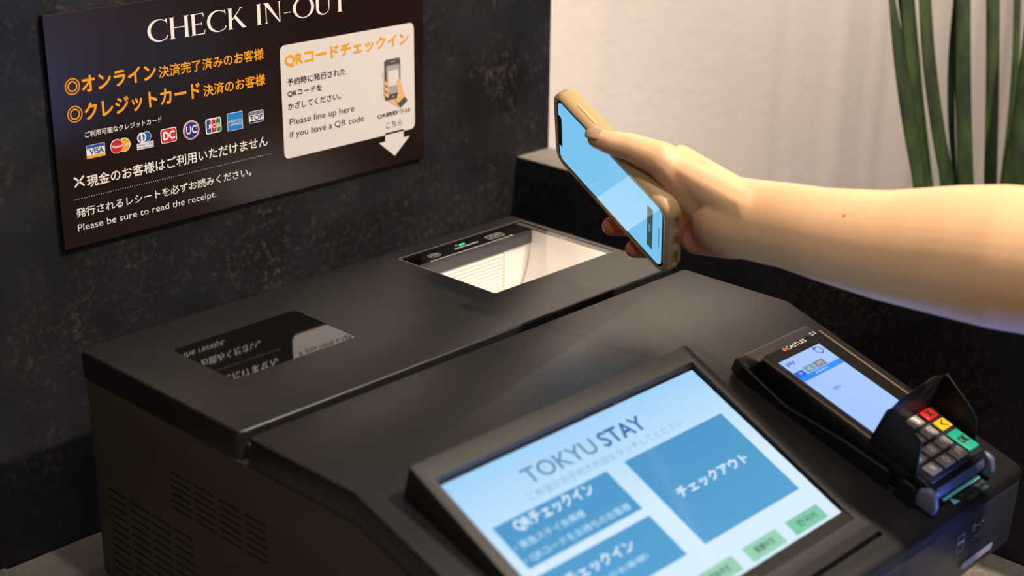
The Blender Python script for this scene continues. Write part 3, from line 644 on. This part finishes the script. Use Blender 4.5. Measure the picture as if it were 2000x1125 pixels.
# white panel with arrow
pw = mat('panel_white', lin(222, 215, 212), .5)
wp = prect(sn, [(547, 89), (808, 44), (810.5, 251), (555, 311)], pw, sg, h=.0003, r=.005, name='white_panel')
P = [pl_(*p) for p in ((752, 262), (788, 254), (789, 267.5), (800, 265), (771, 304), (740, 280), (752, 276.6))]
xm = (P[3][0]+P[5][0])/2; hw = (P[1][0]-P[0][0])/2; hh = (P[3][0]-P[5][0])/2; ys_ = (P[2][1]+P[6][1])/2; yt = P[4][1]; y0 = (P[0][1]+P[1][1])/2+.001
flat(sn, [(xm-hw, y0), (xm-hw, ys_), (xm-hh, ys_), (xm, yt), (xm+hh, ys_), (xm+hw, ys_), (xm+hw, y0)], pw, wp, h=.0003, name='arrow')
def TP(s, LB, RB, LT, m=M_ink, **k): return ptext(sn, s, LB, RB, LT, m, wp, h=.0005, **k)
TP('QRコードチェックイン', (557, 131), (798, 88), (557, 104.5), M_or, bold=.034)
TP('予約時に発行された', (561, 168), (675, 146), (561, 154), bold=.013)
TP('QRコードを', (562, 190), (628.5, 178), (562, 177), bold=.013)
TP('かざしてください。', (562.6, 214.6), (665.7, 194), (562.6, 201), bold=.013)
TP('Please line up here', (566, 244), (692, 217.5), (566, 231), cap=.727)
TP('if you have a QR code', (566.5, 268), (711, 237), (566.5, 255), cap=.727)
TP('QR読取りは', (736.7, 232.8), (801.7, 218.5), (736.7, 223.5), bold=.010)
TP('こちら', (754, 251.5), (785.7, 244.5), (754, 239))
skin_p = mat('print_skin', lin(226, 180, 126), .55); grey_p = mat('print_slate', lin(84, 76, 76), .55); lg_p = mat('print_pale_grey', lin(168, 164, 160), .55)
def pp(pts, m, h): return flat(sn, [pl_(500+x/3.308, y/3.308) for x, y in pts], m, wp, h=h, name='hand_pictogram')
pp([(812, 470), (828, 468), (830, 510), (818, 508)], skin_p, .0005)
pp([(835, 640), (870, 665), (925, 692), (965, 632), (940, 560), (925, 500), (905, 520), (915, 570), (905, 630)], skin_p, .0005)
q = [(751, 116), (782, 113), (782.6, 192), (751.5, 196)]
prect(sn, q, grey_p, wp, h=.0006, r=.0025, name='phone_pictogram'); rect(sn, *sub(q, .09, .15, .91, .85), lg_p, wp, h=.0007)
rect(sn, *sub(q, .18, .34, .84, .72), pw, wp, h=.0008)
c0 = sub(q, .5, .075, .5, .075); disc(sn, c0[0], c0[1], .0011, lg_p, wp, h=.0007); rect(sn, *sub(q, .34, .925, .66, .945), lg_p, wp, h=.0007)
pp([(905, 520), (925, 500), (945, 580), (950, 640), (925, 680), (900, 650), (912, 600)], skin_p, .0009)
for yy in (530, 565, 600): pp([(822, yy-10), (850, yy+6), (856, yy+20), (848, yy+30), (826, yy+18)], skin_p, .0009)
pp([(958, 622), (975, 648), (932, 692), (912, 665)], grey_p, .0010)

# ---------------------------------------------------------------- smartphone
pu = Vector((-.1621, -.8993, -.4061)).normalized(); pv = Vector((-.4132, -.3119, .8556)); pn = pu.cross(pv).normalized(); pv = pn.cross(pu)
PC = Vector((.8482, .7165, .1049-.44)) + CAM
ph = Plane(PC, pu, pv)                        # x towards the charging end, y up the long edge, n out of the screen
def H(x, y, n): return ph.P(x/100, y/100, n/100)      # centimetres
sp_ = thing('smartphone', 'smartphone in a tan rubber case with lit blue screen, held over the scanner', 'phone', H(0, 0, -.7))
def rrect(hx, hy, r, n=8):
    L_ = []
    for cx_, cy_, a0 in ((hx-r, hy-r, 0), (-hx+r, hy-r, 90), (-hx+r, -hy+r, 180), (hx-r, -hy+r, 270)):
        for k in range(n+1):
            t = math.radians(a0+90*k/n); L_.append((cx_+r*math.cos(t), cy_+r*math.sin(t)))
    return L_
def stack(levels, n=14, waist=0):
    bm = bmesh.new(); rings = []
    for hx, hy, r, z in levels:
        ring = []
        for x, y in rrect(hx, hy, r, n):
            if waist and abs(x) < hx*.8: y *= 1-waist*math.cos(x/(hx*.8)*math.pi/2)**2
            ring.append(bm.verts.new(H(x, y, z)))
        rings.append(ring)
    N = len(rings[0])
    for A_, B_ in zip(rings, rings[1:]):
        for k in range(N): bm.faces.new((A_[k], A_[(k+1) % N], B_[(k+1) % N], B_[k]))
    bm.faces.new(rings[0]); bm.faces.new(rings[-1][::-1]); bmesh.ops.recalc_face_normals(bm, faces=bm.faces); return bm
M_case = mat('tan_case', lin(204, 168, 118), .34, spec=.5, coat=.15, noise=(60, .03))
case = link('case', stack([(7.02, 3.36, .9, -.1), (7.02, 3.36, .9, .02), (7.10, 3.46, 1.0, .10), (7.25, 3.58, 1.1, .12), (7.42, 3.74, 1.2, -.02), (7.52, 3.86, 1.3, -.35), (7.52, 3.86, 1.3, -.95), (7.40, 3.76, 1.3, -1.3), (7.1, 3.5, 1.2, -1.42)], waist=.035), M_case, sp_, smooth=50)
cuts = bmesh.new()
def hb(x0, x1, y0, y1, z0, z1, bm=None): return box(x0, x1, y0, y1, z0, z1, bm, fn=H)
hb(7.2, 8, -.65, .65, -.98, -.42, cuts); hb(7.25, 8, 1.2, 2.7, -.92, -.46, cuts); hb(7.25, 8, -2.7, -1.2, -.92, -.46, cuts)
boolean(case, link('cut', cuts, None)); case.data.polygons.foreach_set('use_smooth', [True]*len(case.data.polygons)); case.data.set_sharp_from_angle(angle=math.radians(40))
link('side_button', bevel(hb(-4.9, -2.5, 3.72, 3.92, -.68, -.42), .0009, 3), mat('tan_button', lin(220, 186, 138), .3), sp_, smooth=60)
link('phone_body', stack([(7.0, 3.34, .85, -1.1), (7.0, 3.34, .85, .03)]), M_gloss, sp_)
prt = link('charging_port', hb(7.05, 7.1, -.45, .45, -.8, -.55), mat('port_metal', lin(120, 118, 116), .3, 1), sp_)
phd = lit('phone_display', lin(122, 196, 238), 1.0, .02)
dp = rect(ph, -.0680, -.0314, .0680, .0314, phd, sp_, h=.0005, r=.0062, name='screen'); dp['label'] = 'lit sky-blue phone screen'
rect(ph, -.0682, -.0165, -.0634, .0165, M_gloss, sp_, h=.0007, r=.0018, name='notch')
rect(ph, -.0655, -.0035, -.0645, .0035, mat('speaker_grey', lin(50, 50, 54), .5), sp_, h=.0008, name='earpiece')
rect(ph, .0500, -.0220, .0570, .0220, lit('phone_footer', lin(52, 88, 92), .9, .02), dp, h=.0006, name='screen_banner')
# small time figures on the footer banner, read from the right-hand side
tm = Plane(ph.O, pv, -pu); text(tm, '0:00', -.004, -.0546, .004, -.0524, lit('phone_text', lin(150, 200, 220), .9, .02), dp, h=.0008, name='lettering')
rect(ph, .0645, -.0110, .0652, .0110, lit('phone_bar', lin(20, 50, 70), .8, .02), dp, h=.0007, name='home_bar')

# ---------------------------------------------------------------- person: forearm and hand
pe = thing('person', 'bare forearm and hand of a person holding the phone out over the kiosk', 'person', H(11.5, 3.8, -4.2))
def cray(px, py, dist):
    return CAM + RC @ Vector(((px-1000)/F*dist, -(py-562.5)/F*dist, -dist))
def sph(bm, c_, r, axes=None, n=2):
    M = Matrix.Translation(c_)
    if axes:
        A_ = Matrix((axes[0], axes[1], axes[2])).transposed().to_4x4(); M = M @ A_ @ Matrix.Diagonal((*[k for k in r], 1))
    else: M = M @ Matrix.Diagonal((r, r, r, 1))
    bmesh.ops.create_icosphere(bm, subdivisions=n, radius=1, matrix=M)
def hull(items):
    b = bmesh.new()
    for it in items: sph(b, *it)
    r = bmesh.ops.convex_hull(b, input=b.verts[:], use_existing_faces=False)
    gi = set(r['geom_interior'])|set(r['geom_unused']); bmesh.ops.delete(b, geom=[v for v in gi if isinstance(v, bmesh.types.BMVert)], context='VERTS')
    keep = set(g for g in r['geom'] if isinstance(g, bmesh.types.BMFace))
    bmesh.ops.delete(b, geom=[f for f in b.faces if f not in keep], context='FACES_ONLY')
    me = bpy.data.meshes.new('h'); b.to_mesh(me); b.free(); return me
parts = []
def cm(p): return H(*p)
def limb(pts, rad):
    for i in range(len(pts)-1): parts.append(hull([(cm(pts[i]), rad[i]/100), (cm(pts[i+1]), rad[i+1]/100)]))
wr = (11.5, 3.8, -4.2)
MC = {'i': (3.5, 3.3, -3.9), 'm': (3.2, 1.2, -4.4), 'r': (3.8, -.7, -4.2), 'p': (4.9, -2.1, -3.7)}
limb([(7.9, 3.0, -3.3), (4.1, 4.85, -1.9), (1.6, 4.8, -.75), (.45, 4.6, -.05), (-.85, 4.31, .5)], [1.9, 1.35, 1.02, .92, .74])     # thumb
limb([MC['i'], (.6, -1.0, -5.0), (-1.4, -3.7, -3.2), (-2.7, -4.45, -1.2)], [1.02, .86, .76, .62])
limb([MC['m'], (1.5, -4.1, -4.4), (.75, -5.7, -2.1), (-.12, -5.3, -.25)], [1.02, .90, .88, .80])
limb([MC['r'], (4.1, -4.3, -4.0), (3.6, -5.5, -2.0), (2.95, -5.0, -.25)], [.98, .84, .82, .75])
limb([MC['p'], (5.6, -3.3, -4.2), (4.6, -3.9, -3.2), (4.4, -3.6, -2.1)], [.85, .66, .60, .52])
# palm: hulls between the wrist and each pair of knuckles, thenar and hypothenar pads
wt, wb = (11.1, 4.7, -4.1), (11.2, 2.6, -4.3)
def hl(*its): parts.append(hull([(cm(p), r/100) for p, r in its]))
hl((wt, 1.75), (wb, 1.75), (MC['i'], 1.05), (MC['m'], 1.05))
hl((wt, 1.6), (wb, 1.75), (MC['m'], 1.05), (MC['r'], 1.0))
hl((wb, 1.75), (MC['r'], 1.0), (MC['p'], .9), ((8.8, .5, -3.6), 1.35))
hl((wt, 1.7), ((7.9, 3.0, -3.3), 1.6), ((4.4, 4.7, -2.0), 1.0))                    # thenar
hl(((7.9, 3.0, -3.3), 1.45), ((4.4, 4.6, -2.3), .9), (MC['i'], .95), ((6, 2.6, -3.9), 1.0))     # web of the thumb
hl(((8.05, .0, -2.25), 1.32), ((10.6, 1.5, -3.6), 1.6), ((8.4, 1.9, -3.3), 1.3), ((7.4, -.9, -3.4), 1.05))   # heel of the hand
hl(((8.4, 2.6, -2.9), 1.35), ((8.3, .6, -2.5), 1.2), ((10.4, 2.4, -3.4), 1.5), ((7.6, 1.4, -3.6), 1.0))          # hollow of the palm
# forearm: elliptical sections from the wrist to the elbow and on to the sleeve
secs = [(1372, 408, 1.098, 58), (1404, 415, 1.090, 74), (1440, 424, 1.080, 78), (1478, 431, 1.073, 80), (1540, 441, 1.058, 84), (1601, 456, 1.045, 90.5), (1720, 478, 1.026, 107), (1860, 491, 1.003, 130), (1950, 501, .989, 142), (2040, 512, .976, 146), (2140, 524, .96, 142), (2230, 520, .945, 137)]
ring = []
RX_, UY_ = RC @ Vector((1, 0, 0)), RC @ Vector((0, 1, 0)); FZ = RC @ Vector((0, 0, -1))
C3 = [cray(x, y, d) for x, y, d, r in secs]
bm = bmesh.new(); prev = None; NR = 36
for i, (x, y, d, r) in enumerate(secs):
    ax = (C3[min(i+1, len(C3)-1)]-C3[max(i-1, 0)]).normalized(); upv = (UY_-ax*UY_.dot(ax)).normalized(); sdv = ax.cross(upv)
    rv_ = r/F*d; rs = rv_*(.62 if i < 1 else .72 if i < 3 else .80 if i < 6 else .88)
    cur = [bm.verts.new(C3[i]+upv*rv_*math.sin(2*math.pi*k/NR)+sdv*rs*math.cos(2*math.pi*k/NR)) for k in range(NR)]
    if prev:
        for k in range(NR): bm.faces.new((prev[k], prev[(k+1) % NR], cur[(k+1) % NR], cur[k]))
    else: bm.faces.new(cur)
    prev = cur
bm.faces.new(prev[::-1]); bmesh.ops.recalc_face_normals(bm, faces=bm.faces)
me = bpy.data.meshes.new('h'); bm.to_mesh(me); bm.free(); parts.append(me)
elb = C3[-2]; upper = elb + Vector((.10, -.20, .06))
parts.append(hull([(elb, .046), (elb+(upper-elb)*.5, .047), (upper, .052)]))
J = bmesh.new()
for me in parts: J.from_mesh(me)
me = bpy.data.meshes.new('arm'); J.to_mesh(me); J.free()
ao = bpy.data.objects.new('arm', me); COL.objects.link(ao)
rm = ao.modifiers.new('r', 'REMESH'); rm.mode = 'VOXEL'; rm.voxel_size = .0014; rm.use_smooth_shade = True
sm = ao.modifiers.new('s', 'SMOOTH'); sm.factor = .5; sm.iterations = 16
bpy.context.view_layer.update()
me2 = bpy.data.meshes.new_from_object(ao.evaluated_get(bpy.context.evaluated_depsgraph_get())); bpy.data.objects.remove(ao)
me2.polygons.foreach_set('use_smooth', [True]*len(me2.polygons))
# skin redness at finger ends; palm spots also paint in shading of its folds
red = [(cm((-.6, 3.8, .7)), .012, .6), (cm((-.1, -5.0, -.2)), .018, 1), (cm((2.9, -4.7, -.2)), .018, 1), (cm((-2.7, -4.4, -1.2)), .015, 1), (cm((8.3, .3, -2.3)), .024, .8), (cm((5.6, 3.2, -2.2)), .018, .45), (cm((8.8, 1.6, -2.0)), .014, .5), (cm((10.4, .8, -2.3)), .016, .35)]
at = me2.attributes.new('red', 'FLOAT', 'POINT'); vals = []
for v in me2.vertices:
    s_ = 0
    for c_, r, a_ in red: s_ += a_*math.exp(-((v.co-c_).length/r)**2)
    vals.append(min(1, s_))
at.data.foreach_set('value', vals)
m = mat('skin', lin(238, 196, 150), .46, spec=.35, sss=.18, bump=(260, .10, .0010))
n = m.node_tree.nodes; L = m.node_tree.links; p = n['Principled BSDF']
aa = n.new('ShaderNodeAttribute'); aa.attribute_name = 'red'
tc = n.new('ShaderNodeTexCoord'); t = n.new('ShaderNodeTexNoise'); t.inputs['Scale'].default_value = 26; t.inputs['Detail'].default_value = 5; L.new(tc.outputs['Object'], t.inputs['Vector'])
x = n.new('ShaderNodeMix'); x.data_type = 'RGBA'; x.inputs[6].default_value = lin(248, 202, 156); x.inputs[7].default_value = lin(238, 184, 136); L.new(t.outputs['Fac'], x.inputs[0])
y = n.new('ShaderNodeMix'); y.data_type = 'RGBA'; y.inputs[7].default_value = lin(224, 138, 108); L.new(aa.outputs['Fac'], y.inputs[0]); L.new(x.outputs[2], y.inputs[6]); L.new(y.outputs[2], p.inputs['Base Color'])
me2.materials.clear(); me2.materials.append(m)
arm = bpy.data.objects.new('arm', me2); COL.objects.link(arm); par(arm, pe)
def nail(c_, ax, nr, L_, W_, m, name='fingernail'):
    ax = ax.normalized(); nr = (nr-ax*nr.dot(ax)).normalized(); sd = ax.cross(nr)
    bm = bmesh.new(); g_ = []
    for i in range(9):
        row = []
        for j in range(9):
            u_ = (i/8-.5)*2; v_ = (j/8-.5)*2
            w = W_*(1-.35*max(0, u_)**3)*(1-.25*max(0, -u_)**2)
            row.append(bm.verts.new(c_+ax*u_*L_*(1-.12*v_*v_)+sd*v_*w*.95+nr*(-.0022*v_*v_-.0014*u_*u_)))
        g_.append(row)
    for i in range(8):
        for j in range(8): bm.faces.new((g_[i][j], g_[i+1][j], g_[i+1][j+1], g_[i][j+1]))
    bmesh.ops.recalc_face_normals(bm, faces=bm.faces)
    o = link(name, bm, m, pe, smooth=True); s = o.modifiers.new('t', 'SOLIDIFY'); s.thickness = .0005; s.offset = 0; return o
M_nail = mat('nail_polish', lin(178, 148, 112), .28, spec=.6, coat=.4, noise=(300, .12))
tip = cm((-.80, 4.32, .48)); tax = cm((-.85, 4.31, .5))-cm((.45, 4.6, -.05)); tn = (CAM-tip).normalized()*.8+UY_*.75 - RX_*.25
tnn = (tn-tax.normalized()*tn.dot(tax.normalized())).normalized()
nail(tip+tnn*.0079, tax, tn, .0078, .0064, M_nail, 'thumbnail')
rt = cm((2.95, -5.0, -.25)); ra = rt-cm((3.6, -5.5, -2.0)); nail(rt-pv*.0073+ra.normalized()*.0012, ra, -pv, .0048, .0044, M_nail)
rt = cm((-.12, -5.3, -.25)); ra = rt-cm((.75, -5.7, -2.1)); nail(rt-pv*.0078+ra.normalized()*.0012, ra, -pv, .0048, .0044, M_nail)
q = cray(1649, 421, 1.0)
# small mole on the forearm
mt = C3[5].lerp(C3[6], .40); dv = (CAM-mt).normalized(); 
hit = None
from mathutils.bvhtree import BVHTree
bv = BVHTree.FromPolygons([v.co for v in me2.vertices], [tuple(f.vertices) for f in me2.polygons])
d_ = (cray(1649, 421, 1.0)-CAM).normalized(); hit = bv.ray_cast(CAM, d_)[0]
if hit is not None:
    bm = bmesh.new(); sph(bm, hit, .0008); link('mole', bm, mat('mole_brown', lin(120, 74, 40), .6), pe, smooth=True)
# sleeve at the upper arm
dr = (upper-elb).normalized(); bm = bmesh.new(); Mx = dr.to_track_quat('Z', 'Y').to_matrix().to_4x4(); rings = []
for k, (s_, r) in enumerate(((.12, .064), (.16, .066), (.22, .072), (.30, .080), (.36, .086), (.36, .04))):
    rings.append([bm.verts.new(elb+Mx.to_3x3() @ Vector((r*math.cos(2*math.pi*j/40)*(1+.02*math.sin(5*2*math.pi*j/40+k)), r*math.sin(2*math.pi*j/40), s_))) for j in range(40)])
for A_, B_ in zip(rings, rings[1:]):
    for j in range(40): bm.faces.new((A_[j], A_[(j+1) % 40], B_[(j+1) % 40], B_[j]))
bm.faces.new(rings[-1])
o = link('sleeve', bm, mat('sleeve_cloth', lin(70, 72, 84), .9, noise=(300, .1)), pe, smooth=True); s = o.modifiers.new('t', 'SOLIDIFY'); s.thickness = .0015

# ---------------------------------------------------------------- plant behind the low wall
D0 = 1.62
base = cray(1890, 1500, D0); base.z = .42
pp_ = thing('potted_plant', 'potted plant with tall dark green blade leaves behind the low stone wall', 'plant', (base.x, base.y, 0))
bm = bmesh.new(); rings = []
for r, z in ((.0, .001), (.11, .001), (.15, .40), (.16, .42), (.145, .42), (.14, .38), (0, .38)):
    rings.append([bm.verts.new((base.x+max(r, .0005)*math.cos(2*math.pi*j/40), base.y+max(r, .0005)*math.sin(2*math.pi*j/40), z)) for j in range(40)])
for A_, B_ in zip(rings, rings[1:]):
    for j in range(40): bm.faces.new((A_[j], A_[(j+1) % 40], B_[(j+1) % 40], B_[j]))
link('pot', bm, mat('pot_white', lin(190, 186, 180), .5, noise=(20, .05)), pp_, smooth=50)
bm = bmesh.new(); bmesh.ops.create_circle(bm, cap_ends=True, segments=32, radius=.139, matrix=Matrix.Translation((base.x, base.y, .395)))
so = link('soil', bm, mat('soil', lin(60, 44, 34), .95, noise=(60, .4), bump=(80, 1, .01)), pp_); so['kind'] = 'stuff'
def leafmat():
    m = mat('leaf_green', lin(52, 72, 34), .42, spec=.3); n = m.node_tree.nodes; L = m.node_tree.links; p = n['Principled BSDF']
    tc = n.new('ShaderNodeTexCoord'); mp = n.new('ShaderNodeMapping'); mp.inputs['Scale'].default_value = (60, 60, 8); L.new(tc.outputs['Object'], mp.inputs[0])
    t = n.new('ShaderNodeTexNoise'); t.inputs['Scale'].default_value = 1; t.inputs['Detail'].default_value = 5; L.new(mp.outputs[0], t.inputs['Vector'])
    r = n.new('ShaderNodeValToRGB'); r.color_ramp.elements[0].position = .35; r.color_ramp.elements[0].color = lin(18, 28, 8); r.color_ramp.elements[1].position = .7; r.color_ramp.elements[1].color = lin(50, 70, 16)
    L.new(t.outputs['Fac'], r.inputs[0]); L.new(r.outputs[0], p.inputs['Base Color']); return m
M_leaf = leafmat()
# each leaf: picture x of its two edges at heights 0, 180 and 360 px, and its distance
leaves = [((1736, 1749), (1753, 1782), (1784, 1811), 1.55), ((1753, 1787), (1776, 1803), (1800, 1823), 1.60), ((1794, 1819), (1808, 1835), (1838, 1866), 1.56),
          ((1862, 1880), (1850, 1866), (1862, 1872), 1.64), ((1867, 1896), (1866, 1897), (1871, 1902), 1.57), ((1926, 1953), (1925, 1951), (1921, 1947), 1.58),
          ((1980, 1994), (1972, 1988), (1952, 1972), 1.62), ((2006, 2038), (1984, 2016), (1955, 1998), 1.54), ((2050, 2078), (2030, 2060), (1990, 2022), 1.60), ((2095, 2120), (2070, 2100), (2030, 2060), 1.63)]
rnd = random.Random(4)
for li, (e0_, e1_, e2_, dd) in enumerate(leaves):
    bm = bmesh.new(); prev = None; N = 30
    cx0, cx1, cx2 = [sum(e)/2 for e in (e0_, e1_, e2_)]; w0, w1, w2_ = [e[1]-e[0] for e in (e0_, e1_, e2_)]
    base_p = Vector((base.x+(li-4.5)*.012, base.y+rnd.uniform(-.05, .05), .40))
    pB = cray(cx2, 360, dd)
    for k in range(N+1):
        s_ = k/N
        if s_ < .45:            # soil to picture y 360
            f_ = s_/.45; p3 = base_p.lerp(pB, f_); slope = (cray(cx1, 180, dd)-pB); p3 = p3 + (Vector((slope.x, slope.y, 0))*(-.6))*(f_*(1-f_)) ; w = w2_*(.75+.25*f_)
        else:
            f_ = (s_-.45)/.55; py = 360-f_*760; tq_ = (360-py)/360
            cx_ = cx2*(1-tq_)*(1-2*tq_)*1 + cx1*4*tq_*(1-tq_) + cx0*tq_*(2*tq_-1) if tq_ <= 1 else cx0+(cx0-cx1)*(tq_-1)*1.4
            w = w2_*(1-tq_)*(1-2*tq_)+w1*4*tq_*(1-tq_)+w0*tq_*(2*tq_-1) if tq_ <= 1 else w0
            w *= 1 if tq_ < 1.2 else max(.02, 1-((tq_-1.2)/.92)**2)
            p3 = cray(cx_, py, dd)
        hw_ = w/F*dd/2; dp_ = hw_*.75
        fwd = Vector((FZ.x, FZ.y, 0)).normalized(); sd_ = Vector((RX_.x, RX_.y, 0)).normalized()
        cur = []
        for j in range(12):
            t_ = 2*math.pi*j/12; cc, ss = math.cos(t_), math.sin(t_)
            dep = ss*dp_ if ss > 0 else ss*dp_*.35          # grooved face towards the viewer
            if ss < 0 and abs(cc) < .6: dep += dp_*.28
            cur.append(bm.verts.new(p3+sd_*cc*hw_+fwd*dep))
        if prev:
            for j in range(12): bm.faces.new((prev[j], prev[(j+1) % 12], cur[(j+1) % 12], cur[j]))
        prev = cur
    bm.faces.new(prev); bmesh.ops.recalc_face_normals(bm, faces=bm.faces)
    link('leaf', bm, M_leaf, pp_, smooth=50)
